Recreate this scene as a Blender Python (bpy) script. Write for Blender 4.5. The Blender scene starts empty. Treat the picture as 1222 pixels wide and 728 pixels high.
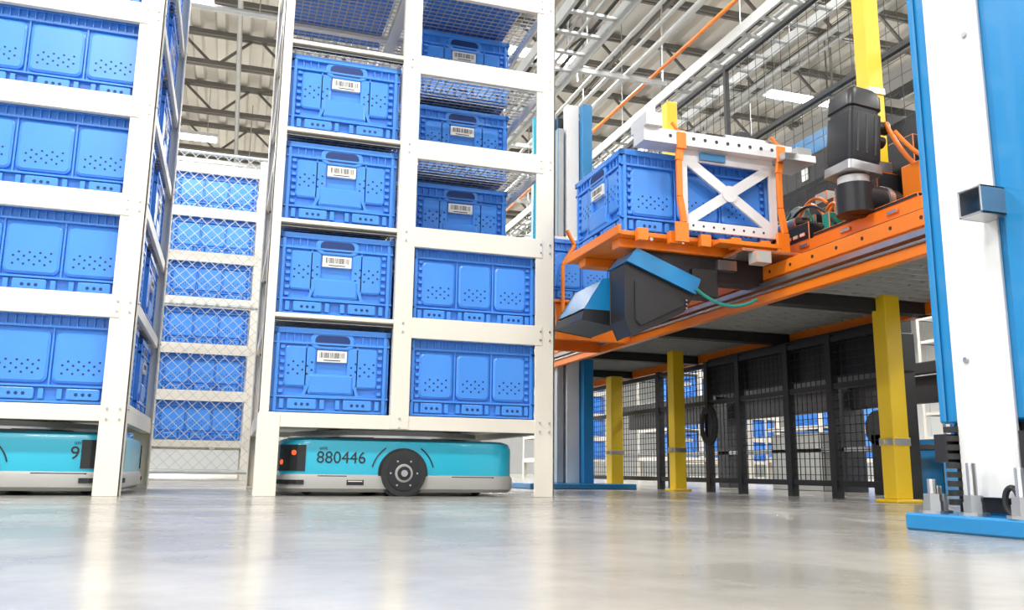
import bpy, bmesh, math, random
from mathutils import Vector, Matrix
random.seed(7)
scene = bpy.context.scene
COL = scene.collection

# ------------------------------------------------------------------ materials
def mat(name, col, rough=0.45, metal=0.0, noise=0.0, nscale=8.0, bump=0.0, emit=None, estr=0.0, coat=0.0, spec=0.5):
    m = bpy.data.materials.new(name); m.use_nodes = True
    nt = m.node_tree; b = nt.nodes['Principled BSDF']
    b.inputs['Base Color'].default_value = (*col, 1)
    b.inputs['Roughness'].default_value = rough
    b.inputs['Metallic'].default_value = metal
    b.inputs['Specular IOR Level'].default_value = spec
    if coat: b.inputs['Coat Weight'].default_value = coat
    if emit:
        b.inputs['Emission Color'].default_value = (*emit, 1)
        b.inputs['Emission Strength'].default_value = estr
    if noise or bump:
        tc = nt.nodes.new('ShaderNodeTexCoord')
        n = nt.nodes.new('ShaderNodeTexNoise'); n.inputs['Scale'].default_value = nscale
        n.inputs['Detail'].default_value = 5
        nt.links.new(tc.outputs['Object'], n.inputs['Vector'])
        if noise:
            r = nt.nodes.new('ShaderNodeValToRGB')
            r.color_ramp.elements[0].position = .3; r.color_ramp.elements[1].position = .7
            r.color_ramp.elements[0].color = (*[c*(1-noise) for c in col], 1)
            r.color_ramp.elements[1].color = (*[min(1, c*(1+noise*.5)) for c in col], 1)
            nt.links.new(n.outputs['Fac'], r.inputs['Fac'])
            nt.links.new(r.outputs['Color'], b.inputs['Base Color'])
        if bump:
            bp = nt.nodes.new('ShaderNodeBump'); bp.inputs['Strength'].default_value = bump
            bp.inputs['Distance'].default_value = .002
            nt.links.new(n.outputs['Fac'], bp.inputs['Height'])
            nt.links.new(bp.outputs['Normal'], b.inputs['Normal'])
    return m

M_BLUE  = mat('tote_blue_plastic', (.060,.265,.78), .30, noise=.06, nscale=5)
M_DBLUE = mat('tote_hole_dark_blue', (.004,.03,.15), .6)
M_LABEL = mat('label_white', (.80,.78,.74), .5, noise=.03)
M_INK   = mat('ink_black', (.02,.02,.02), .5, noise=.05)
M_CREAM = mat('pod_cream_paint', (.76,.71,.615), .42, noise=.03, nscale=3)
M_WIRE  = mat('shelf_wire_zinc', (.50,.50,.47), .4, .3, noise=.05)
M_TEAL  = mat('robot_teal_shell', (.015,.40,.56), .30, noise=.04, nscale=3, coat=.2)
M_GREY  = mat('robot_grey_skirt', (.36,.35,.33), .4, noise=.06, nscale=5)
M_BLACK = mat('black_plastic', (.012,.013,.015), .4, noise=.1)
M_RUB   = mat('black_rubber', (.02,.02,.02), .65, noise=.15, nscale=30)
M_STEEL = mat('brushed_steel', (.50,.50,.50), .3, .9, noise=.08, nscale=20)
M_ALU   = mat('white_aluminium', (.72,.72,.72), .35, .2, noise=.03)
M_ORNG  = mat('orange_paint', (.87,.21,.014), .30, noise=.05, nscale=4)
M_YEL   = mat('yellow_paint', (.86,.57,.015), .38, noise=.05, nscale=4)
M_MBLUE = mat('machine_blue_paint', (.012,.21,.48), .26, noise=.05, nscale=3, coat=.3)
M_WHITE = mat('white_strip', (.74,.74,.73), .35, noise=.03)
M_FRAME = mat('black_powder_coat', (.014,.014,.016), .5, noise=.1)
M_RED   = mat('red_lamp', (.8,.05,.02), .3, emit=(1,.15,.03), estr=.8)
M_TRUSS = mat('truss_grey_steel', (.17,.16,.14), .5, .2, noise=.1, nscale=2)
M_PIPE  = mat('galvanised_pipe', (.52,.53,.52), .35, .5, noise=.06)
M_GREEN = mat('green_cable', (.02,.25,.2), .4, noise=.05)
M_CHAIN = mat('galvanised_chain_link', (.50,.52,.51), .4, .4, noise=.08)
M_LGREY = mat('light_grey_panel', (.42,.43,.42), .45, noise=.06)
M_GRATE = mat('grating_dark_zinc', (.20,.21,.20), .5, .2, noise=.1)

# ------------------------------------------------------------------ mesh builder
class MB:
    def __init__(s):
        s.v=[]; s.f=[]; s.mi=[]; s.mats=[]; s.M=Matrix.Identity(4); s.nb=[]
    def m(s, mt):
        if mt not in s.mats: s.mats.append(mt)
        return s.mats.index(mt)
    def add(s, vs, fs, mt, nobevel=False):
        o=len(s.v)
        s.v += [tuple(s.M @ Vector(p)) for p in vs]
        k=s.m(mt)
        for f in fs:
            s.f.append([o+i for i in f]); s.mi.append(k); s.nb.append(nobevel)
    def box(s, x0,x1,y0,y1,z0,z1, mt, nobevel=False):
        vs=[(x0,y0,z0),(x1,y0,z0),(x1,y1,z0),(x0,y1,z0),(x0,y0,z1),(x1,y0,z1),(x1,y1,z1),(x0,y1,z1)]
        s.add(vs,[(0,3,2,1),(4,5,6,7),(0,1,5,4),(1,2,6,5),(2,3,7,6),(3,0,4,7)],mt,nobevel)
    def cyl(s, p0,p1,r,mt,seg=16,r1=None,nobevel=False):
        p0=Vector(p0);p1=Vector(p1);d=(p1-p0).normalized()
        a=Vector((0,0,1)) if abs(d.z)<.9 else Vector((1,0,0))
        u=d.cross(a).normalized();w=d.cross(u)
        r1=r if r1 is None else r1
        vs=[]
        for i in range(seg):
            t=2*math.pi*i/seg;e=u*math.cos(t)+w*math.sin(t)
            vs.append(tuple(p0+e*r));vs.append(tuple(p1+e*r1))
        fs=[(2*i,2*i+1,(2*i+3)%(2*seg),(2*i+2)%(2*seg)) for i in range(seg)]
        fs.append([2*i for i in range(seg)]); fs.append([2*i+1 for i in range(seg)][::-1])
        s.add(vs,fs,mt,nobevel)
    def beam(s,p0,p1,w,h,mt,nobevel=True):
        p0=Vector(p0);p1=Vector(p1);d=(p1-p0).normalized()
        a=Vector((0,0,1)) if abs(d.z)<.98 else Vector((0,1,0))
        u=d.cross(a).normalized()*(w/2);q=u.cross(d).normalized()*(h/2)
        vs=[tuple(p+e) for p in (p0,p1) for e in (-u-q,u-q,u+q,-u+q)]
        s.add(vs,[(0,3,2,1),(4,5,6,7),(0,1,5,4),(1,2,6,5),(2,3,7,6),(3,0,4,7)],mt,nobevel)
    def tube(s,pts,r,mt,seg=8):
        for a,b in zip(pts[:-1],pts[1:]): s.cyl(a,b,r,mt,seg,nobevel=True)
    def loft(s,rings,mt,mts=None):
        n=len(rings[0]); vs=[p for r in rings for p in r]
        o=len(s.v); s.v+=[tuple(s.M@Vector(p)) for p in vs]
        for k in range(len(rings)-1):
            mm=s.m(mts[k] if mts else mt)
            for i in range(n):
                j=(i+1)%n
                s.f.append([o+k*n+i,o+k*n+j,o+(k+1)*n+j,o+(k+1)*n+i]);s.mi.append(mm);s.nb.append(True)
        s.f.append([o+i for i in range(n)][::-1]);s.mi.append(s.m(mts[0] if mts else mt));s.nb.append(True)
        s.f.append([o+(len(rings)-1)*n+i for i in range(n)]);s.mi.append(s.m(mts[-1] if mts else mt));s.nb.append(True)
    def rrect(s,uc,zc,w,h,r,n0,n1,mt,inset=.003,seg=4):
        """rounded plate in the X-Z plane, protruding toward -Y from y=n0 to y=n1"""
        def ring(w,h,r,y): return [(uc+x,y,zc+z) for x,z in rr(w,h,r,seg)]
        s.loft([ring(w,h,r,n0),ring(w,h,r,n1+inset*(1 if n0>n1 else -1)*.6),ring(w-2*inset,h-2*inset,max(r-inset,.001),n1)],mt)
    def dot(s,u,z,r,y,mt,seg=6):
        vs=[(u+r*math.cos(2*math.pi*i/seg),y,z+r*math.sin(2*math.pi*i/seg)) for i in range(seg)]
        s.add(vs,[list(range(seg))],mt,True)
    def prism(s,pts,y0,y1,mt):
        n=len(pts); vs=[(x,y0,z) for x,z in pts]+[(x,y1,z) for x,z in pts]
        s.add(vs,[list(range(n)),list(range(n,2*n))[::-1]]+[(i,(i+1)%n,n+(i+1)%n,n+i) for i in range(n)],mt)
    def mesh(s,name,bevel=0,smooth=False,segs=1):
        me=bpy.data.meshes.new(name); me.from_pydata(s.v,[],s.f)
        for mt in s.mats: me.materials.append(mt)
        me.polygons.foreach_set('material_index',s.mi)
        bm=bmesh.new();bm.from_mesh(me);bm.faces.ensure_lookup_table()
        if bevel:
            nbf=[f for i,f in enumerate(bm.faces) if not s.nb[i]]
            es=set(e for f in nbf for e in f.edges if len(e.link_faces)==2 and e.calc_face_angle(0)>.5)
            bmesh.ops.bevel(bm,geom=list(es),offset=bevel,segments=segs,affect='EDGES',clamp_overlap=True)
        bmesh.ops.recalc_face_normals(bm,faces=bm.faces)
        bm.to_mesh(me);bm.free()
        if smooth:
            me.shade_smooth()
            me.set_sharp_from_angle(angle=math.radians(35))
        me.update();return me
    def obj(s,name,parent=None,bevel=0,smooth=False,loc=None,segs=1):
        o=bpy.data.objects.new(name,s.mesh(name,bevel,smooth,segs));COL.objects.link(o)
        if parent:o.parent=parent
        if loc:o.location=loc
        return o
def rr(w,h,r,seg=4):
    r=min(r,w/2-1e-4,h/2-1e-4);out=[]
    for cx,cy,a0 in ((w/2-r,h/2-r,0),(-w/2+r,h/2-r,90),(-w/2+r,-h/2+r,180),(w/2-r,-h/2+r,270)):
        for i in range(seg+1):
            a=math.radians(a0+90*i/seg);out.append((cx+r*math.cos(a),cy+r*math.sin(a)))
    return out
def empty(name,loc=(0,0,0)):
    e=bpy.data.objects.new(name,None);e.location=loc;e.empty_display_size=.1;COL.objects.link(e);return e
def inst(name,me,parent,loc,rz=0):
    o=bpy.data.objects.new(name,me);COL.objects.link(o);o.parent=parent;o.location=loc;o.rotation_euler=(0,0,rz);return o

# ------------------------------------------------------------------ totes
def tote_mesh(name,L,W,H=.298,label=True):
    b=MB(); t=.006
    hl,hw=L/2-.014,W/2-.014
    k=.97
    def ring(x,y,z): return [(-x,-y,z),(x,-y,z),(x,y,z),(-x,y,z)]
    b.loft([ring(hl*k,hw*k,.0),ring(hl,hw,H-.002),ring(hl-t,hw-t,H-.002),ring(hl*k-t,hw*k-t,.008)],M_BLUE)
    def band(z0,z1,off,inn=.004):
        X,Y=hl+off,hw+off
        b.box(-X,X,-Y,-hw+inn,z0,z1,M_BLUE); b.box(-X,X,hw-inn,Y,z0,z1,M_BLUE)
        b.box(-X,-hl+inn,-Y,Y,z0,z1,M_BLUE); b.box(hl-inn,X,-Y,Y,z0,z1,M_BLUE)
    band(H-.020,H,.014); band(H-.058,H-.050,.012); band(.050,.057,.012); band(0,.008,.006)
    def side(width,depth,end):
        y=-depth
        n=int(width/.026)
        for i in range(n+1):
            x=-width/2+.006+i*(width-.012)/n
            if end and abs(x)<.085: continue
            b.box(x-.0025,x+.0025,y-.010,y+.004,H-.052,H-.018,M_BLUE)
        for sx in (-1,1):
            x=sx*(width/2-.004)
            b.box(x-.006,x+.006,y-.013,y+.006,.0,H-.02,M_BLUE)
            for i in range(7):
                z=.066+i*.026
                b.box(x-sx*.018-.008,x-sx*.018+.008,y-.011,y+.004,z,z+.012,M_BLUE)
        nf=3 if not end else 2
        for i in range(nf):
            x=(i-(nf-1)/2)*(width/nf)
            b.rrect(x,.029,width/nf*.52,.036,.006,y+.004,y-.012,M_BLUE)
            for j in (-1,0,1): b.dot(x+j*.02,.028,.006,y-.0126,M_DBLUE)
            for sx in (-1,1):
                b.box(x+sx*width/nf*.36-.008,x+sx*width/nf*.36+.008,y-.010,y+.004,.012,.046,M_BLUE)
        if not end:
            pw=(width-.04)/3
            for i in range(3):
                x=(i-1)*pw
                b.rrect(x,.148,pw-.014,.170,.022,y+.006,y-.012,M_BLUE,inset=.008,seg=5)
                nc=int((pw-.038)/.0155)
                for r_ in range(4):
                    for c in range(nc):
                        if (r_+c)%2: continue
                        b.dot(x+(c-(nc-1)/2)*.0155,.094+r_*.013,.0040,y-.0125,M_DBLUE)
            for sx in (-.5,.5):
                b.box(sx*pw-.003,sx*pw+.003,y-.010,y+.004,.055,H-.055,M_BLUE)
        else:
            pw=(width-.17)/2
            for sx in (-1,1):
                x=sx*(width/2-.03-pw/2)
                b.rrect(x,.162,pw,.145,.014,y+.006,y-.010,M_BLUE,inset=.006)
                nc=max(2,int((pw-.01)/.016))
                for r_ in range(4):
                    for c in range(nc):
                        if (r_+c)%2: continue
                        b.dot(x+(c-(nc-1)/2)*.016,.135+r_*.014,.0042,y-.0105,M_DBLUE)
            hwid=min(.16,width*.40)
            b.rrect(0,H-.043,hwid,.060,.024,y+.006,y-.012,M_BLUE,inset=.004)
            b.rrect(0,H-.043,hwid*.80,.040,.019,y-.004,y-.0128,M_DBLUE,inset=.0003)
            b.box(-hwid*.6,-hwid*.56,y-.010,y+.004,.055,H-.05,M_BLUE); b.box(hwid*.56,hwid*.6,y-.010,y+.004,.055,H-.05,M_BLUE)
            b.rrect(0,.100,hwid*1.02,.072,.008,y+.006,y-.0135,M_BLUE,inset=.008)
            b.box(-hwid*.75,hwid*.75,y-.013,y+.004,.056,.062,M_BLUE)
            for sx in (-1,1): b.prism([(sx*.09,.062),(sx*.075,.10),(sx*.08,.10),(sx*.10,.062)],y+.004,y-.012,M_BLUE)
            if label:
                b.box(-.052,.052,y-.0135,y+.002,.180,.220,M_LABEL,True)
                x=-.044
                rnd=random.Random(3)
                while x<.042:
                    w=rnd.choice((.001,.0018,.0026))
                    b.box(x,x+w,y-.0138,y-.0134,.194,.214,M_INK,True); x+=w+rnd.choice((.0012,.002,.003))
                b.box(-.03,.03,y-.0138,y-.0134,.184,.1875,M_INK,True)
    for ang,wd,dp,end in ((0,2*hl,hw,False),(180,2*hl,hw,False),(90,2*hw,hl,True),(-90,2*hw,hl,True)):
        b.M=Matrix.Rotation(math.radians(ang),4,'Z'); side(wd,dp-.0015,end)
    b.M=Matrix.Identity(4)
    return b.mesh(name,bevel=.0012)
T60=tote_mesh('tote_60x40',.60,.415)
T50=tote_mesh('tote_50x40',.495,.40)
T26=tote_mesh('tote_narrow',.60,.25)

# ------------------------------------------------------------------ shelving pods
PW,PD,PH=1.078,1.08,2.46
LV=[.285,.632,.976,1.322,1.668,2.014,2.36]
def pod_frame(mid,p=.036):
    b=MB()
    fy=.055
    for (x0,x1) in ((0,p),(PW-.078,PW)):
        for (y0,y1,yy0,yy1) in ((0,.006,0,fy),(PD-.006,PD,PD-fy,PD)):
            b.box(x0,x1,y0,y1,0.0,PH,M_CREAM)
            xs=(x0,x0+.006) if x0==0 else (x1-.006,x1)
            b.box(xs[0],xs[1],yy0,yy1,0.0,PH,M_CREAM)
            if x0==0: b.box(0,.075,y0-.001,y1+.001,0,LV[0]-.004,M_CREAM)
    b.box(mid[0],mid[1],-.002,.03,LV[0]-.05,PH,M_CREAM)
    b.box(mid[0],mid[1],PD-.03,PD+.002,LV[0]-.05,PH,M_CREAM)
    for y0,y1 in ((-.004,.035),(PD-.035,PD+.004)): b.box(.006,PW-.006,y0+.006,y1-.006,LV[0]-.052,LV[0]-.002,M_CREAM)
    for x0,x1 in ((.006,.04),(PW-.04,PW-.006)): b.box(x0,x1,.03,PD-.03,LV[0]-.052,LV[0]-.002,M_CREAM)
    b.box(.04,PW-.04,.03,PD-.03,LV[0]-.03,LV[0]-.02,M_WIRE)
    b.box(PW*.25,PW*.29,.03,PD-.03,LV[0]-.045,LV[0]-.03,M_CREAM); b.box(PW*.71,PW*.75,.03,PD-.03,LV[0]-.045,LV[0]-.03,M_CREAM)
    for i,z in enumerate(LV):
        if i:
            for y0,y1 in ((-.003,.018),(PD-.018,PD+.003)):
                b.box(mid[1]-.004,PW-.05,y0,y1,z-.066,z+.010,M_CREAM)
            for y0,y1 in ((.004,.02),(PD-.02,PD-.004)):
                b.box(.02,mid[0]+.004,y0,y1,z-.016,z-.001,M_CREAM)
                b.box(.02,mid[0]+.004,y0+.004,y1+.004,z-.030,z-.017,M_FRAME)  # black strip stands in for the shaded gap under the shelf lip
        for x0,x1 in ((.008,.022),(PW-.022,PW-.008)): b.box(x0,x1,.02,PD-.02,z-.030,z+.012,M_CREAM)
        b.box(mid[0]+.01,mid[1]-.01,.02,PD-.02,z-.03,z-.004,M_CREAM)
        if i: b.box(.02,PW-.02,PD*.5-.015,PD*.5+.015,z-.022,z-.004,M_CREAM)
    for z in LV:
        for x in (PW-.02,PW-.058,(mid[0]+mid[1])/2):
            for dz in (-.045,-.012): b.cyl((x,-.002,z+dz),(x,-.006,z+dz),.004,M_STEEL,8,nobevel=True)
        for y in (.03,PD-.03): b.cyl((PW,y,z-.01),(PW+.005,y,z-.01),.004,M_STEEL,8,nobevel=True)
    for i,z in enumerate(LV[1:]):
        n=int((PW-.04)/.03)
        for k in range(n+1):
            x=.02+k*(PW-.04)/n; b.box(x-.0018,x+.0018,.02,PD-.02,z-.006,z-.002,M_WIRE,True)
        n=int((PD-.04)/.03)
        for k in range(n+1):
            y=.02+k*(PD-.04)/n; b.box(.02,PW-.02,y-.0018,y+.0018,z-.0095,z-.006,M_WIRE,True)
    for x0,x1 in ((0,.075),(PW-.078,PW)):
        for y0,y1 in ((0,.055),(PD-.055,PD)): b.box(x0+.004,x1-.004,y0+.004,y1-.004,0,.012,M_CREAM)
    return b.mesh('pod_frame_mesh',bevel=.0015)
F_A=pod_frame((.454,.521)); F_B=pod_frame((.316,.378))
R90=math.pi/2
cnt=[0]
def tote(pod,me,x,y,i,rz=0,dz=.002):
    cnt[0]+=1; return inst('tote_%d'%cnt[0],me,pod,(x,y,LV[i]+dz),rz)

pod=empty('mobile_shelf_pod',(.089,3.08,0)); inst('frame',F_A,pod,(0,0,0))
for i in range(4): tote(pod,T60,.243,.33,i,R90)
for i in (0,1):
    tote(pod,T50,.765,.225,i); tote(pod,T50,.765,.80,i)
for i in (2,3,4): tote(pod,T60,.775,.62,i,R90)
tote(pod,T60,.243,.36,5,R90); tote(pod,T60,.775,.36,5,R90)
tote(pod,T60,.243,.33,6,R90)

podB=empty('mobile_shelf_pod',(-1.393,3.02,0)); inst('frame',F_B,podB,(0,0,0))
for i in range(7):
    tote(podB,T60,.75,.235,i); tote(podB,T60,.75,.80,i)
    tote(podB,T26,.18,.33,i,R90)
for (px,py) in ((-.908,6.7),(5.2,9.5),(7.0,11.5),(4.6,12.5),(9.5,9.0),(6.3,8.2)):
    p=empty('mobile_shelf_pod',(px,py,0)); inst('frame',F_B,p,(0,0,0))
    for i in range(6):
        tote(p,T60,.692,.235,i); tote(p,T60,.692,.80,i); tote(p,T26,.18,.33,i,R90)

# ------------------------------------------------------------------ drive robots
def robot(loc,number,tx,corners):
    e=empty('warehouse_drive_robot',loc)
    W,D=.88,.80
    b=MB()
    def ring(w,d,r,z,dx=0): return [(x+dx,y,z) for x,y in rr(w,d,r,8)]
    b.loft([ring(W-.03,D-.03,.10,.014),ring(W,D,.11,.026),ring(W,D,.11,.064),ring(W-.012,D-.012,.105,.074)],M_GREY)
    b.obj('skirt',e,smooth=True)
    b=MB()
    b.loft([ring(W-.016,D-.016,.10,.074),ring(W-.016,D-.016,.10,.172),ring(W-.03,D-.03,.10,.192),ring(W-.08,D-.08,.08,.201)],M_TEAL)
    b.obj('shell',e,smooth=True)
    b=MB()
    b.loft([ring(.60,.74,.2,.198),ring(.60,.74,.2,.207)],M_BLACK)
    b.cyl((0,0,.205),(0,0,.214),.385,M_STEEL,56)
    b.cyl((0,0,.214),(0,0,.2325),.365,M_GREY,56)
    b.obj('lift_turntable',e,smooth=True)
    b=MB(); f=-D/2
    b.cyl((0,f+.10,.080),(0,f+.004,.080),.090,M_BLACK,32)
    for s_ in (-1,1):
        pts=[]
        for k in range(8):
            a=math.radians(90+s_*(34+k*6)); pts.append((.114*math.cos(a),f+.006,.075+.114*math.sin(a)))
        b.tube(pts,.0022,M_BLACK,6)
    b.box(-.30,-.2,f+.002,f+.02,.066,.0705,M_BLACK); b.box(.18,.34,f+.002,f+.02,.066,.0705,M_BLACK)
    for (sx,sy,das) in corners:
            ang=math.atan2(sy,sx)+math.pi/2
            b.M=Matrix.Translation((sx*(W/2-.108),sy*(D/2-.108),0))@Matrix.Rotation(ang,4,'Z')
            for da in das:
                M0=b.M.copy(); b.M=M0@Matrix.Rotation(math.radians(da),4,'Z')
                b.box(-.0142,.0142,-.1032,-.09,.085,.175,M_BLACK,True)
                b.box(-.0135,.0135,-.1115,-.09,.040,.055,M_BLACK,True)
                if da in (-15,15):
                    b.cyl((0,-.10,.148 if da>0 else .115),(0,-.1045,.148 if da>0 else .115),.009,M_RED,14)
                b.M=M0
    b.M=Matrix.Identity(4)
    b.box(-.20,-.14,f-.001,f+.004,.038,.056,M_BLACK)
    b.box(-.195,-.145,f-.0015,f+.004,.050,.053,M_LABEL)
    b.obj('side_trim',e)
    b=MB()
    b.cyl((0,f+.05,.081),(0,f-.012,.081),.081,M_RUB,48)
    b.cyl((0,f-.010,.081),(0,f-.015,.081),.060,M_BLACK,36)
    b.cyl((0,f-.012,.081),(0,f-.017,.081),.036,M_GREY,28,r1=.030)
    b.cyl((0,f-.016,.081),(0,f-.020,.081),.024,M_BLACK,24)
    b.cyl((0,f-.018,.081),(0,f-.026,.081),.012,M_STEEL,12)
    for k in range(6):
        a=k*math.pi/3; b.cyl((.048*math.cos(a),f-.013,.081+.048*math.sin(a)),(.048*math.cos(a),f-.017,.081+.048*math.sin(a)),.0035,M_STEEL,8)
    b.cyl((0,-f-.05,.081),(0,-f+.012,.081),.081,M_RUB,48)
    b.obj('drive_wheel',e,smooth=True)
    for s_ in (-1,1):
        bb=MB(); bb.cyl((s_*(W/2-.12),-.012-.22,.022),(s_*(W/2-.12),.012-.22,.022),.022,M_RUB,16); bb.obj('caster_wheel',e,smooth=True)
    for txt,size,z,x in ((number,.058,.126,tx),('unit',.018,.172,tx+.01)):
        c=bpy.data.curves.new('unit_number','FONT'); c.body=txt; c.size=size; c.extrude=.0006
        c.materials.append(M_INK)
        o=bpy.data.objects.new('unit_number',c);COL.objects.link(o);o.parent=e
        o.location=(x,f+.0070,z-.012); o.rotation_euler=(R90,0,0)
    return e
F5=(-30,-15,0,15,30)
robot((.605,3.52,0),'880446',-.308,((-1,-1,F5),(-1,1,F5)))
robot((-.76,3.47,0),'93',.285,((1,-1,(-45,-30,-15,0,15,30,45)),(1,1,F5)))

# ------------------------------------------------------------------ chain link fence
b=MB(); cx0,cx1,cy,cz0,cz1=-1.6,1.0,6.25,.05,2.3
sp=.075
n=int(((cx1-cx0)+(cz1-cz0))/sp)
for k in range(n):
    for sgn in (1,-1):
        c=cx0-(cz1-cz0)+k*sp if sgn==1 else cx0+k*sp
        za,zb=cz0,cz1
        lo,hi=sorted((cz0+(cx0-c)*sgn,cz0+(cx1-c)*sgn))
        za=max(za,lo);zb=min(zb,hi)
        if zb-za<.02: continue
        xa=c+sgn*(za-cz0);xb=c+sgn*(zb-cz0)
        b.beam((xa,cy+.002*sgn,za),(xb,cy+.002*sgn,zb),.0035,.0035,M_CHAIN)
for x in (cx0,-.78,.42,cx1): b.cyl((x,cy+.03,0),(x,cy+.03,2.36),.022,M_CHAIN,12)
for z in (.06,1.2,2.3): b.cyl((cx0,cy+.02,z),(cx1,cy+.02,z),.014,M_CHAIN,10)
b.obj('chain_link_fence')

# ------------------------------------------------------------------ yellow columns
def ycol(x,y,w,h=3.6):
    b=MB()
    b.box(x-w/2,x+w/2,y-w/2,y+w/2,0.012,h,M_YEL)
    b.box(x-w*.8,x+w*.8,y-w*.8,y+w*.8,0,.012,M_YEL)
    for z in (.20,1.55):
        if z>h: continue
        b.box(x-w/2-.004,x+w/2+.004,y-w/2-.004,y+w/2+.004,z,z+.03,M_STEEL)
        b.box(x-w/2-.02,x-w/2,y-.01,y+.01,z+.005,z+.025,M_STEEL)
    b.obj('yellow_support_column',bevel=.003)
ycol(2.305,2.59,.070); ycol(2.3,4.2,.066,2.2); ycol(2.31,5.02,.08,.69)

# ------------------------------------------------------------------ foreground blue upright
e=empty('machine_upright')
b=MB()
b.box(1.175,1.75,.72,1.31,0,.03,M_MBLUE)
b.obj('base_plate',e,bevel=.004)
b=MB()
b.box(1.254,1.52,1.105,1.285,.19,2.6,M_MBLUE)
b.box(1.238,1.52,.84,1.098,.19,2.6,M_MBLUE)
b.box(1.262,1.5,.86,1.27,.03,.19,M_FRAME)
b.box(1.247,1.2538,1.270,1.285,.19,2.6,M_MBLUE)
b.obj('column',e,bevel=.006)
b=MB(); b.box(1.247,1.2538,1.120,1.243,.06,2.6,M_WHITE); b.obj('guide_strip',e,bevel=.001)
b=MB()
x0,x1,y0,y1,z0,z1=1.185,1.247,1.09,1.14,.535,.585; t=.004
b.box(x0,x1,y0,y1,z0,z0+t,M_STEEL);b.box(x0,x1,y0,y1,z1-t,z1,M_STEEL);b.box(x0,x1,y0,y0+t,z0,z1,M_STEEL);b.box(x0,x1,y1-t,y1,z0,z1,M_STEEL)
b.cyl((1.247,1.21,.3),(1.243,1.21,.3),.006,M_STEEL,10);b.cyl((1.247,1.15,.9),(1.243,1.15,.9),.006,M_STEEL,10)
b.obj('tube_bracket',e,bevel=.001)
b=MB()
for (x,y,h) in ((1.205,1.27,.060),(1.215,1.19,.090),(1.20,1.08,.080),(1.215,.98,.085),(1.24,1.295,.05)):
    b.cyl((x,y,.03),(x,y,.035),.024,M_STEEL,20); b.cyl((x,y,.035),(x,y,.052),.017,M_STEEL,6)
    b.cyl((x,y,.052),(x,y,.064),.0155,M_STEEL,6)
    for k in range(int(h/.004)): b.cyl((x,y,.03+k*.004),(x,y,.034+k*.004),.0085,M_STEEL,10,r1=.0072)
b.obj('anchor_bolts',e)
b=MB()
for k in range(9): b.cyl((1.245,1.255,.045+k*.016),(1.245,1.255,.055+k*.016),.014,M_RUB,14)
pts=[(1.235,1.13+.014*math.cos(a),.056+.022*math.sin(a)) for a in [i*math.pi/8 for i in range(17)]]
b.tube(pts,.005,M_RUB)
b.tube([(1.24,1.05,.2),(1.225,1.03,.15),(1.235,1.02,.09),(1.24,1.0,.05)],.008,M_RUB)
b.box(1.232,1.262,1.255,1.285,.12,.17,M_FRAME)
b.box(1.228,1.245,1.06,1.10,.10,.17,M_FRAME)
b.obj('cable_and_damper',e,smooth=True)

# rear upright
e=empty('machine_upright')
b=MB(); b.box(1.55,2.18,4.45,5.0,0,.03,M_MBLUE); b.obj('base_plate',e,bevel=.004)
b=MB(); b.box(1.965,2.03,4.70,4.76,.03,2.36,M_MBLUE); b.box(1.70,1.86,4.86,4.9,1.1,2.30,M_TEAL); b.box(1.82,1.86,4.75,4.8,.03,2.2,M_LGREY)
b.box(1.84,2.0,4.82,4.86,.03,2.30,M_FRAME); b.obj('column',e,bevel=.003)
b=MB(); b.box(1.875,1.955,4.74,4.80,.03,2.36,M_WHITE); b.obj('guide_strip',e,bevel=.001)

# ------------------------------------------------------------------ gantry
e=empty('tote_handling_gantry')
b=MB()
Y0,Y1=.6,6.2
b.box(1.80,1.83,Y0,Y1,.700,.732,M_ORNG)
b.box(1.812,1.835,Y0,Y1,.732,.80,M_ORNG)
b.box(1.80,1.90,Y0,Y1,.782,.830,M_ORNG)
for k in range(40): b.cyl((1.8005,.9+k*.12,.806),(1.7985,.9+k*.12,.806),.006,M_INK,8,nobevel=True)
b.obj('long_beam',e,bevel=.002)
b=MB(); b.box(1.784,1.812,Y0,Y1,.750,.768,M_STEEL); b.cyl((1.796,Y0,.738),(1.796,Y1,.738),.005,M_STEEL,10)
b.obj('linear_rail',e)
b=MB(); b.box(1.93,2.08,1.3,3.55,.83,.925,M_ORNG); b.box(1.924,1.93,1.9,3.4,.858,.884,M_FRAME); b.box(1.920,1.924,1.9,3.4,.866,.874,M_STEEL)
for k in range(9): b.box(1.922,1.93,1.42+k*.22,1.47+k*.22,.898,.912,M_STEEL); b.box(1.922,1.93,1.36+k*.22,1.38+k*.22,.84,.852,M_LABEL)
b.obj('upper_beam',e,bevel=.003)
b=MB()
b.box(1.90,2.54,Y0,Y1,.775,.780,M_GRATE)
for k in range(int((Y1-Y0)/.06)): b.box(1.86,2.54,Y0+k*.06,Y0+.006+k*.06,.745,.775,M_LGREY,True)
for k in range(8): b.box(1.90+k*.085,1.904+k*.085,Y0,Y1,.75,.775,M_LGREY,True)
for k in range(7): b.box(1.84,2.54,Y0+.3+k*.85,Y0+.36+k*.85,.70,.745,M_FRAME)
b.box(2.50,2.54,Y0,Y1,.70,.775,M_ORNG)
b.obj('underdeck_tray',e)
b=MB(); b.box(2.44,2.58,2.75,4.1,.50,.655,M_FRAME); b.box(2.44,2.48,2.75,4.1,.655,.70,M_FRAME); b.obj('cable_duct_box',e,bevel=.004)
b=MB()
b.box(1.20,1.84,2.56,3.02,.882,.898,M_ORNG)
b.box(1.22,2.10,2.60,2.66,.850,.882,M_ORNG); b.box(1.22,2.10,2.90,2.96,.850,.882,M_ORNG)
b.box(1.195,1.205,2.55,3.03,.882,.915,M_ORNG)
for k in range(5): b.box(1.26+k*.12,1.30+k*.12,2.535,2.56,.862,.905,M_ORNG)
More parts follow.
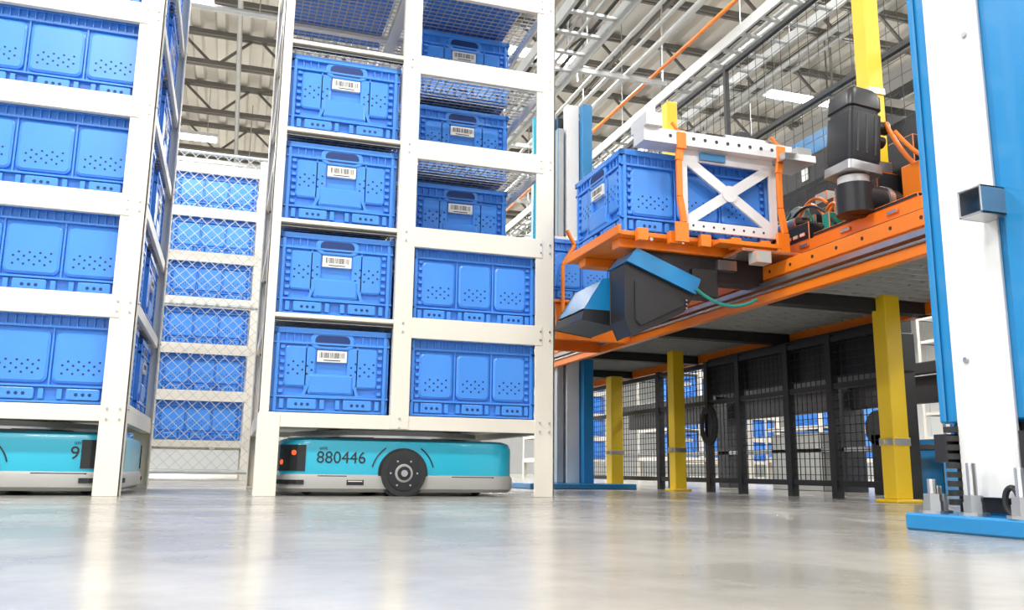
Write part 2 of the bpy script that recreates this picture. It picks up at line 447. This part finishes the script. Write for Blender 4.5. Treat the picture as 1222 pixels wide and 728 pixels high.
for k in range(4): b.cyl((1.32+k*.12,2.5595,.874),(1.32+k*.12,2.555,.874),.008,M_STEEL,10)
b.box(1.55,1.80,2.50,2.56,.87,.885,M_ORNG); b.box(1.62,1.84,2.47,2.60,.842,.852,M_STEEL); b.box(1.66,1.72,2.45,2.50,.80,.842,M_LGREY)
for x in (1.40,1.80):
    b.beam((x+.01,2.508,.86),(x+.01,2.508,.93),.05,.012,M_ORNG,False)
    b.beam((x+.02,2.508,.93),(x+.005,2.508,1.02),.022,.014,M_ORNG,False)
    b.beam((x+.005,2.508,1.02),(x+.005,2.508,1.15),.020,.014,M_ORNG,False)
    b.beam((x+.005,2.508,1.15),(x+.02,2.508,1.26),.026,.014,M_ORNG,False)
    b.box(x-.006,x+.030,2.495,2.505,1.19,1.25,M_ORNG)
    b.beam((x+.02,2.508,1.24),(x-.02,2.508,1.285),.010,.010,M_ORNG,False)
b.box(1.85,2.0,2.5,3.0,.83,.862,M_ORNG)
b.obj('tote_tray',e,bevel=.002)
inst('carried_tote',T60,e,(1.52,2.79,.90))
b=MB()
b.box(1.27,1.86,2.50,2.58,1.205,1.255,M_ALU)
b.box(1.27,1.33,2.48,2.60,1.255,1.30,M_ALU); b.box(1.285,1.31,2.49,2.5,1.30,1.33,M_ALU)
for k in range(11): b.cyl((1.37+k*.045,2.499,1.232),(1.37+k*.045,2.4985,1.232),.007,M_INK,10)
b.box(1.80,1.93,2.46,2.60,1.19,1.215,M_STEEL); b.box(1.86,1.92,2.47,2.58,1.215,1.245,M_LGREY)
b.box(1.60,1.78,2.52,2.58,1.255,1.275,M_STEEL); b.box(1.66,1.70,2.53,2.57,1.275,1.30,M_BLACK)
y0,y1=2.535,2.545
b.box(1.425,1.81,y0,y1,1.165,1.205,M_ALU); b.box(1.425,1.81,y0,y1,.915,.95,M_ALU)
b.box(1.425,1.452,y0,y1,.95,1.165,M_ALU); b.box(1.783,1.81,y0,y1,.95,1.165,M_ALU)
b.beam((1.445,2.54,.945),(1.79,2.54,1.175),.010,.036,M_ALU); b.beam((1.445,2.5405,1.175),(1.79,2.5405,.945),.010,.036,M_ALU)
b.cyl((1.617,2.534,1.06),(1.617,2.53,1.06),.03,M_ALU,20)
for k in range(8): b.cyl((1.47+k*.04,2.5345,.932),(1.47+k*.04,2.534,.932),.005,M_INK,8)
b.box(1.50,1.60,2.525,2.535,1.172,1.198,M_MBLUE)
b.obj('gripper_frame',e,bevel=.0015)
b=MB()
b.prism([(1.24,.60),(1.265,.545),(1.46,.64),(1.50,.70),(1.27,.79),(1.24,.79)],2.60,2.72,M_BLACK)
b.prism([(1.245,.80),(1.28,.845),(1.52,.755),(1.50,.705)],2.585,2.75,M_MBLUE)
b.prism([(1.28,.60),(1.295,.585),(1.45,.66),(1.44,.68),(1.30,.735),(1.28,.735)],2.592,2.60,M_FRAME)
b.prism([(1.16,.66),(1.30,.66),(1.30,.78),(1.23,.77)],2.76,3.02,M_MBLUE); b.prism([(1.15,.62),(1.30,.60),(1.30,.655),(1.16,.655)],2.76,3.03,M_BLACK)
b.box(1.30,1.80,2.62,2.70,.76,.85,M_FRAME)
for k in range(3): b.cyl((1.47,2.599,.68-k*.014),(1.47,2.594,.68-k*.014),.006,M_STEEL,8)
b.box(1.50,1.60,2.60,2.68,.70,.80,M_FRAME); b.box(1.60,1.68,2.60,2.66,.80,.84,M_STEEL)
b.obj('drive_housing',e,bevel=.004)
# servo motor + gearbox
mx,my=1.90,2.24
b=MB()
b.M=Matrix.Translation((mx,my,1.07))@Matrix.Rotation(math.radians(5),4,'Y')@Matrix.Translation((-mx,-my,-1.07))
def rrz(w,r,z): return [(mx+x,my+y,z) for x,y in rr(w,w,r,5)]
b.loft([rrz(.12,.02,1.09),rrz(.13,.02,1.11),rrz(.13,.02,1.265),rrz(.118,.02,1.27),rrz(.118,.02,1.282),rrz(.13,.02,1.287),rrz(.13,.025,1.33),rrz(.105,.025,1.355)],M_BLACK)
for sx in (-1,1):
    for k in (-1,0,1): b.box(mx+k*.035-.004,mx+k*.035+.004,my+sx*.064,my+sx*.067,1.12,1.26,M_BLACK)
b.cyl((mx+.06,my-.02,1.24),(mx+.11,my-.02,1.25),.022,M_BLACK,16); b.cyl((mx+.06,my-.02,1.195),(mx+.10,my-.02,1.195),.020,M_BLACK,16)
b.cyl((mx+.108,my-.02,1.25),(mx+.114,my-.02,1.251),.024,M_STEEL,16)
b.loft([rrz(.135,.015,1.060),rrz(.135,.015,1.09)],M_STEEL)
b.M=Matrix.Identity(4)
b.cyl((mx,my,1.058),(mx,my,1.03),.050,M_ALU,28)
b.cyl((mx-.01,my,.985),(mx+.15,my,.970),.058,M_BLACK,28)
b.cyl((mx+.09,my,.976),(mx+.115,my,.974),.062,M_STEEL,28)
b.cyl((mx,my,1.03),(mx,my,.93),.060,M_BLACK,28)
b.cyl((mx+.15,my,.97),(mx+.155,my,.97),.03,M_STEEL,20)
b.obj('servo_motor',e,bevel=.003,smooth=True)
b=MB()
b.box(2.06,2.16,2.12,2.20,.925,1.10,M_ORNG); b.box(1.93,2.08,2.0,2.5,.925,.940,M_FRAME)
b.box(1.93,2.02,2.52,2.72,.925,.99,M_FRAME); b.box(1.98,2.1,2.8,3.2,.925,1.03,M_FRAME); b.box(1.96,2.06,1.75,1.90,.925,1.03,M_FRAME)
b.box(1.93,2.1,1.62,1.70,.925,.98,M_STEEL); b.cyl((1.95,2.6,1.01),(1.95,2.72,1.01),.022,M_STEEL,16)
b.box(2.10,2.22,1.95,2.10,.93,1.15,M_FRAME); b.box(2.12,2.2,1.85,1.92,1.0,1.2,M_STEEL); b.box(2.1,2.13,1.7,1.85,.93,1.1,M_ORNG)
b.box(2.05,2.30,2.3,2.42,1.0,1.12,M_FRAME); b.box(2.05,2.12,2.30,2.42,1.12,1.16,M_STEEL)
b.box(1.94,1.99,2.76,2.79,.925,1.06,M_ORNG); b.box(1.94,2.02,2.42,2.46,.94,1.0,M_GREEN)
b.box(2.03,2.10,2.50,2.75,.94,1.09,M_FRAME); b.box(2.04,2.09,2.55,2.62,1.09,1.13,M_LGREY); b.box(2.02,2.03,2.53,2.56,.96,1.06,M_GREEN); b.box(2.02,2.03,2.60,2.63,.98,1.05,M_LABEL)
b.box(2.02,2.20,1.30,1.60,.93,1.06,M_FRAME); b.box(2.15,2.30,1.6,1.85,1.1,1.3,M_FRAME); b.box(2.1,2.2,1.45,1.55,1.06,1.2,M_STEEL)
b.box(2.14,2.2,2.22,2.34,.93,1.24,M_FRAME); b.box(2.16,2.19,2.10,2.2,1.12,1.22,M_LGREY); b.box(2.05,2.09,2.02,2.08,.93,1.19,M_STEEL)
b.cyl((2.07,2.05,1.19),(2.07,2.05,1.23),.018,M_FRAME,12); b.box(2.18,2.30,2.0,2.2,1.18,1.26,M_MBLUE)
b.cyl((2.0,2.4,.94),(2.0,2.4,1.06),.018,M_FRAME,12); b.box(1.96,2.0,2.60,2.66,1.03,1.07,M_LGREY)
for k in range(5): b.box(1.925,1.93,2.54+k*.04,2.57+k*.04,.94,.955,M_LABEL)
b.obj('carriage_blocks',e,bevel=.003)
b=MB()
def arc(p0,p1,sag,n=10): 
    p0=Vector(p0);p1=Vector(p1)
    return [tuple(p0.lerp(p1,i/n)+Vector((0,0,sag*4*(i/n)*(1-i/n)))) for i in range(n+1)]
for args in (((2.01,2.2,1.25),(2.12,2.1,1.05),-.05,.008,M_ORNG),((1.98,2.7,.95),(2.0,2.5,1.06),.08,.006,M_ORNG),
  ((1.95,2.85,.93),(1.96,2.6,.95),.10,.006,M_GREEN),((2.05,2.0,1.0),(2.1,1.8,1.12),-.1,.007,M_GREEN),
  ((1.5,2.58,.72),(1.74,2.58,.70),-.04,.006,M_GREEN),((1.9,3.2,1.0),(1.95,2.9,1.0),.1,.006,M_RUB),
  ((1.93,3.0,.98),(1.9,2.7,.93),.12,.006,M_RUB),((2.0,2.15,1.2),(2.14,1.95,1.1),-.08,.007,M_ORNG),
  ((1.96,2.45,.96),(1.96,2.62,1.02),.07,.005,M_ORNG),((1.95,2.4,.95),(1.95,2.7,.98),.09,.005,M_RUB),
  ((2.15,2.1,1.1),(2.2,1.6,1.2),-.12,.006,M_RUB),((1.99,2.5,1.02),(1.95,2.35,.95),.05,.005,M_ORNG),
  ((2.0,2.75,1.05),(1.98,2.55,1.0),.06,.005,M_GREEN),((1.94,2.8,.94),(1.94,2.45,.95),.06,.006,M_RUB),
  ((2.1,2.05,1.22),(2.2,1.75,1.3),-.1,.006,M_ORNG),((2.08,1.98,1.1),(2.16,1.7,1.14),-.08,.006,M_RUB),((1.98,2.48,1.0),(2.02,2.3,1.05),.06,.006,M_ORNG)):
    b.tube(arc(args[0],args[1],args[2]),args[3],args[4])
b.obj('cables',e,smooth=True)
b=MB(); b.box(1.40,1.84,3.70,4.12,.872,.885,M_ORNG)
for y in (3.72,4.08): b.box(1.42,1.80,y,y+.02,.70,.872,M_ORNG)
b.tube([(1.5,3.69,.72),(1.44,3.69,.82),(1.44,3.69,1.05),(1.50,3.69,1.15),(1.46,3.69,1.22)],.010,M_ORNG)
b.box(1.38,1.80,3.78,4.02,1.19,1.215,M_ALU)
b.obj('second_tray',e,bevel=.002)
inst('carried_tote_b',T50,e,(1.62,3.92,.886))

# ------------------------------------------------------------------ black guard fences
def mesh_fence(name,x,y0,y1,z0,z1,post,rails,pw=.04,sp=.05,wr=.0025):
    b=MB()
    n=int((y1-y0)/sp)
    for k in range(n+1):
        y=y0+k*sp; b.box(x-wr/2,x+wr/2,y-wr/2,y+wr/2,z0,z1,M_FRAME,True)
    n=int((z1-z0)/sp)
    for k in range(n+1):
        z=z0+k*sp; b.box(x-wr/2,x+wr/2,y0,y1,z-wr/2,z+wr/2,M_FRAME,True)
    for y in post: b.box(x-pw/2,x+pw/2,y-pw/2,y+pw/2,0 if z0<.3 else z0-.1,z1+.02,M_FRAME)
    for z in rails: b.box(x-.012,x+.012,y0,y1,z-.012,z+.012,M_FRAME)
    return b.obj(name)
mesh_fence('black_guard_fence',2.41,2.68,6.6,.06,.66,(2.70,3.05,3.35,3.75,4.05,4.6,5.2,5.8),(.06,.46,.66),sp=.034,pw=.034,wr=.003)
mesh_fence('black_guard_fence',2.62,.8,7.5,1.1,2.42,(1.6,2.9,4.1,5.3,6.5),(1.12,1.9,2.42),pw=.025,sp=.075,wr=.002)
b=MB()
b.box(2.66,2.86,2.9,5.2,1.52,1.66,M_FRAME); b.box(2.66,2.8,1.5,2.9,1.2,1.6,M_FRAME)
b.box(2.66,2.78,3.2,3.6,1.66,1.76,M_MBLUE)
for k in range(9): b.box(2.655,2.66,2.95+k*.25,3.0+k*.25,1.54,1.64,M_STEEL)
for y in (3.0,5.0): b.box(2.7,2.8,y,y+.06,0,1.52,M_FRAME)
b.box(2.66,3.3,2.9,2.96,1.7,1.74,M_TRUSS); b.box(2.9,3.0,2.6,5.5,1.9,2.0,M_TRUSS); b.box(3.2,3.3,2.0,6.5,1.6,1.8,M_FRAME)
b.obj('overhead_conveyor_frame')
b=MB()
for (y,w) in ((3.15,.12),(4.1,.10),(5.3,.14)):
    b.box(3.3,3.45,y,y+w,0,.72,M_FRAME)
b.box(3.3,3.34,2.0,7.0,.60,.66,M_FRAME); b.box(3.1,3.5,1.5,2.4,0,.7,M_FRAME); b.box(3.3,3.34,2.0,7.0,.22,.25,M_STEEL)
b.box(3.36,3.40,2.4,7.0,.46,.60,M_FRAME)
b.cyl((3.1,3.6,.33),(3.16,3.6,.33),.09,M_RUB,24); b.box(3.1,3.3,3.55,3.65,0,.3,M_FRAME); b.box(3.3,3.5,4.3,4.8,0,.34,M_LGREY); b.box(3.4,3.6,3.5,3.8,.0,.28,M_MBLUE)
b.obj('conveyor_machine_cabinet',bevel=.004)
b=MB()
for dr in (0,.012,-.01):
    pts=[(2.375+dr*.3,4.0+(.065+dr)*math.cos(a),.34+(.085+dr)*math.sin(a)) for a in [i*math.pi/12 for i in range(25)]]
    b.tube(pts,.009,M_RUB)
b.box(2.365,2.393,3.99,4.01,.40,.46,M_RUB)
b.obj('coiled_cable')

# ------------------------------------------------------------------ room shell
fm=bpy.data.materials.new('polished_concrete');fm.use_nodes=True
nt=fm.node_tree;P=nt.nodes['Principled BSDF']
tc=nt.nodes.new('ShaderNodeTexCoord')
n1=nt.nodes.new('ShaderNodeTexNoise');n1.inputs['Scale'].default_value=2.2;n1.inputs['Detail'].default_value=9;n1.inputs['Roughness'].default_value=.66
n2=nt.nodes.new('ShaderNodeTexNoise');n2.inputs['Scale'].default_value=5;n2.inputs['Detail'].default_value=4
for n_ in (n1,n2): nt.links.new(tc.outputs['Object'],n_.inputs['Vector'])
cr=nt.nodes.new('ShaderNodeValToRGB');cr.color_ramp.elements[0].position=.34;cr.color_ramp.elements[1].position=.66
cr.color_ramp.elements[0].color=(.245,.232,.205,1);cr.color_ramp.elements[1].color=(.43,.412,.37,1)
nt.links.new(n1.outputs['Fac'],cr.inputs['Fac']);nt.links.new(cr.outputs['Color'],P.inputs['Base Color'])
mr=nt.nodes.new('ShaderNodeMapRange');mr.inputs['To Min'].default_value=.13;mr.inputs['To Max'].default_value=.30
nt.links.new(n2.outputs['Fac'],mr.inputs['Value']);nt.links.new(mr.outputs['Result'],P.inputs['Roughness'])
P.inputs['Specular IOR Level'].default_value=.5
b=MB(); b.add([(-14,-8,0),(22,-8,0),(22,34,0),(-14,34,0)],[(0,1,2,3)],fm); b.obj('floor')
b=MB()
for x in (-3,1.4,6): b.box(x-.003,x+.003,-8,34,0,.0006,M_TRUSS)
for y in (2.4,8,14): b.box(-14,22,y-.003,y+.003,0,.0006,M_TRUSS)
b.obj('trim_floor_joint')
M_WALL=mat('wall_panel_white',(.70,.71,.70),.6,noise=.05,nscale=.6)
M_DECK=mat('roof_deck_galvanised',(.72,.69,.63),.5,.1,noise=.12,nscale=1.2)
CZ=5.6
b=MB()
xs=-14
vs=[];fs=[]
prof=[(0,0),(.10,0),(.13,.08),(.27,.08),(.30,0)]
pts=[]
while xs<22:
    for dx,dz in prof[:-1]: pts.append((xs+dx,CZ+dz))
    xs+=.30
for x,z in pts: vs+= [(x,-8,z),(x,34,z)]
for i in range(len(pts)-1): fs.append((2*i,2*i+1,2*i+3,2*i+2))
b.add(vs,fs,M_DECK); b.obj('ceiling')
b=MB(); b.box(-14,22,34,34.2,0,CZ,M_WALL)
for k in range(36): b.box(-14+k,-13.96+k,33.97,34,0,CZ,M_WALL)
b.obj('wall_back')
b=MB(); b.box(22,22.2,-8,34,0,CZ,M_WALL)
for k in range(42): b.box(21.97,22,-8+k,-7.96+k,0,CZ,M_WALL)
b.obj('wall_right')
def joist(y):
    b=MB(); zt,zb=CZ-.03,CZ-.50
    for yy in (-.03,.03):
        b.box(-14,22,y+yy-.02,y+yy+.02,zt-.06,zt,M_TRUSS,True); b.box(-14,22,y+yy-.02,y+yy+.02,zb,zb+.06,M_TRUSS,True)
    x=-14;k=0
    while x<21.5:
        b.beam((x,y,zb if k%2 else zt),(x+.5,y,zt if k%2 else zb),.03,.03,M_TRUSS); x+=.5;k+=1
    b.obj('roof_truss')
for k in range(18): joist(4.5+k*1.6)
b=MB()
for x in (-5.5,2.2,9.5,16.5):
    b.box(x-.1,x+.1,-8,34,CZ-.62,CZ-.59,M_TRUSS,True);b.box(x-.01,x+.01,-8,34,CZ-.95,CZ-.59,M_TRUSS,True);b.box(x-.1,x+.1,-8,34,CZ-.98,CZ-.95,M_TRUSS,True)
for x in (-3.4,-1.2,.6,4.2,6.2,8.0,11.5,13.5):
    b.box(x-.02,x+.02,-2,34,CZ-.535,CZ-.50,M_TRUSS,True)
b.obj('roof_girder')
b=MB()
for x,z,r,mt in ((2.9,3.85,.03,M_PIPE),(3.1,3.85,.02,M_PIPE),(3.25,3.85,.02,M_PIPE),(3.4,3.85,.03,M_PIPE),(3.65,3.85,.018,M_ORNG),(4.75,4.35,.07,M_PIPE),(5.2,4.25,.03,M_PIPE),(5.35,4.25,.025,M_PIPE),(7.3,4.55,.08,M_PIPE),(1.9,4.3,.03,M_PIPE),(1.6,4.3,.02,M_PIPE),(8.6,4.6,.05,M_PIPE),(10.2,4.5,.22,M_LGREY),(-.2,4.95,.03,M_PIPE),(-1.6,4.9,.04,M_PIPE)):
    b.cyl((x,0,z),(x,33.9,z),r,mt,12)
for k in range(16):
    y=1+k*2; b.box(2.75,3.8,y-.02,y+.02,3.78,3.82,M_PIPE)
    for x in (2.78,3.77): b.cyl((x,y,3.8),(x,y,CZ),.008,M_PIPE,6)
for y in (8.5,13.2,18.3,24.0):
    b.cyl((-12,y,4.62),(21.5,y,4.62),.035,M_PIPE,10); b.cyl((2,y+.25,4.75),(14,y+.25,4.75),.02,M_PIPE,8)
    for x in (-3,0,3,6,9,12): b.cyl((x,y,4.62),(x,y,CZ),.008,M_PIPE,6); b.cyl((x+.5,y,4.62),(x+.5,y,4.45),.015,M_PIPE,8)
b.obj('ceiling_pipe')
b=MB()
for (xa,xb,z) in ((2.15,2.55,3.45),(4.0,4.5,3.9),(7.6,8.2,4.1)):
    for x in (xa,xb): b.box(x-.012,x+.012,.5,30,z-.05,z+.05,M_LGREY,True)
    for k in range(98): b.box(xa,xb,.6+k*.3,.64+k*.3,z-.04,z-.02,M_LGREY,True)
    for j in range(4): b.cyl((xa+.06+j*.08,.5,z-.005),(xa+.06+j*.08,30,z-.005),.014,(M_RUB,M_LGREY,M_LGREY,M_RUB)[j],8,nobevel=True)
    for k in range(12):
        for x in (xa,xb): b.cyl((x,1.2+k*2.4,z),(x,1.2+k*2.4,CZ),.006,M_PIPE,6,nobevel=True)
b.obj('ceiling_cable_tray')
b=MB()
xa,xb,z=5.75,6.9,3.1
for x in (xa,xb):
    b.box(x-.03,x+.03,4,24,z-.14,z,M_TRUSS,True)
    for zz in (.5,.9): b.box(x-.02,x+.02,4,24,z+zz-.02,z+zz+.02,M_TRUSS,True)
    for k in range(14): b.box(x-.02,x+.02,4+k*1.5,4.04+k*1.5,z,z+.9,M_TRUSS,True); b.cyl((x,4+k*1.5,z+.9),(x,4+k*1.5,CZ),.01,M_TRUSS,6,nobevel=True)
for k in range(130): b.box(xa,xb,4+k*.15,4.03+k*.15,z-.04,z-.02,M_TRUSS,True)
b.obj('ceiling_hung_walkway')
# ceiling light fixtures
M_LED=mat('led_diffuser',(.9,.9,.9),.5,emit=(1,.98,.95),estr=10)
fx=MB(); fx.box(-.75,.75,-.12,.12,0,.05,M_ALU); fx.box(-.72,.72,-.10,.10,-.012,0,M_LED)
for s_ in (-.6,.6): fx.cyl((s_,0,.05),(s_,0,CZ-4.75),.005,M_PIPE,6)
fme=fx.mesh('led_fixture')
for x in (-6,-2,2,6,10,14):
    for y in (-4,0,4,8,12,16,20,25):
        o=bpy.data.objects.new('ceiling_led_lamp',fme);COL.objects.link(o);o.location=(x+.8,y+.6,4.75)
        l=bpy.data.lights.new('lamp_light','AREA');l.shape='RECTANGLE';l.size=1.5;l.size_y=.3;l.energy=175 if y<10 else 230;l.color=(1,.99,.97)
        lo=bpy.data.objects.new('lamp_light',l);COL.objects.link(lo);lo.parent=o;lo.location=(0,0,-.03)

# ------------------------------------------------------------------ world
w=bpy.data.worlds.new('world');scene.world=w;w.use_nodes=True
w.node_tree.nodes['Background'].inputs['Color'].default_value=(.96,.98,1,1)
w.node_tree.nodes['Background'].inputs['Strength'].default_value=1.25
scene.view_settings.view_transform='Standard'
scene.view_settings.exposure=0.14

# ------------------------------------------------------------------ camera
cam=bpy.data.cameras.new('camera');cam.sensor_width=36;cam.lens=36*1030/1222;cam.clip_start=.02;cam.clip_end=200
co=bpy.data.objects.new('camera',cam);COL.objects.link(co);scene.camera=co
Z=Vector((.01263,.98197,-.18856)).normalized(); Y=Vector((-.3094,-.1751,-.9347)); Y=(Y-Z*Y.dot(Z)).normalized(); X=Y.cross(Z)
R=Matrix((X,Y,Z))
co.matrix_world=Matrix.Translation((0,0,.095)) @ R.to_4x4()
print('done')
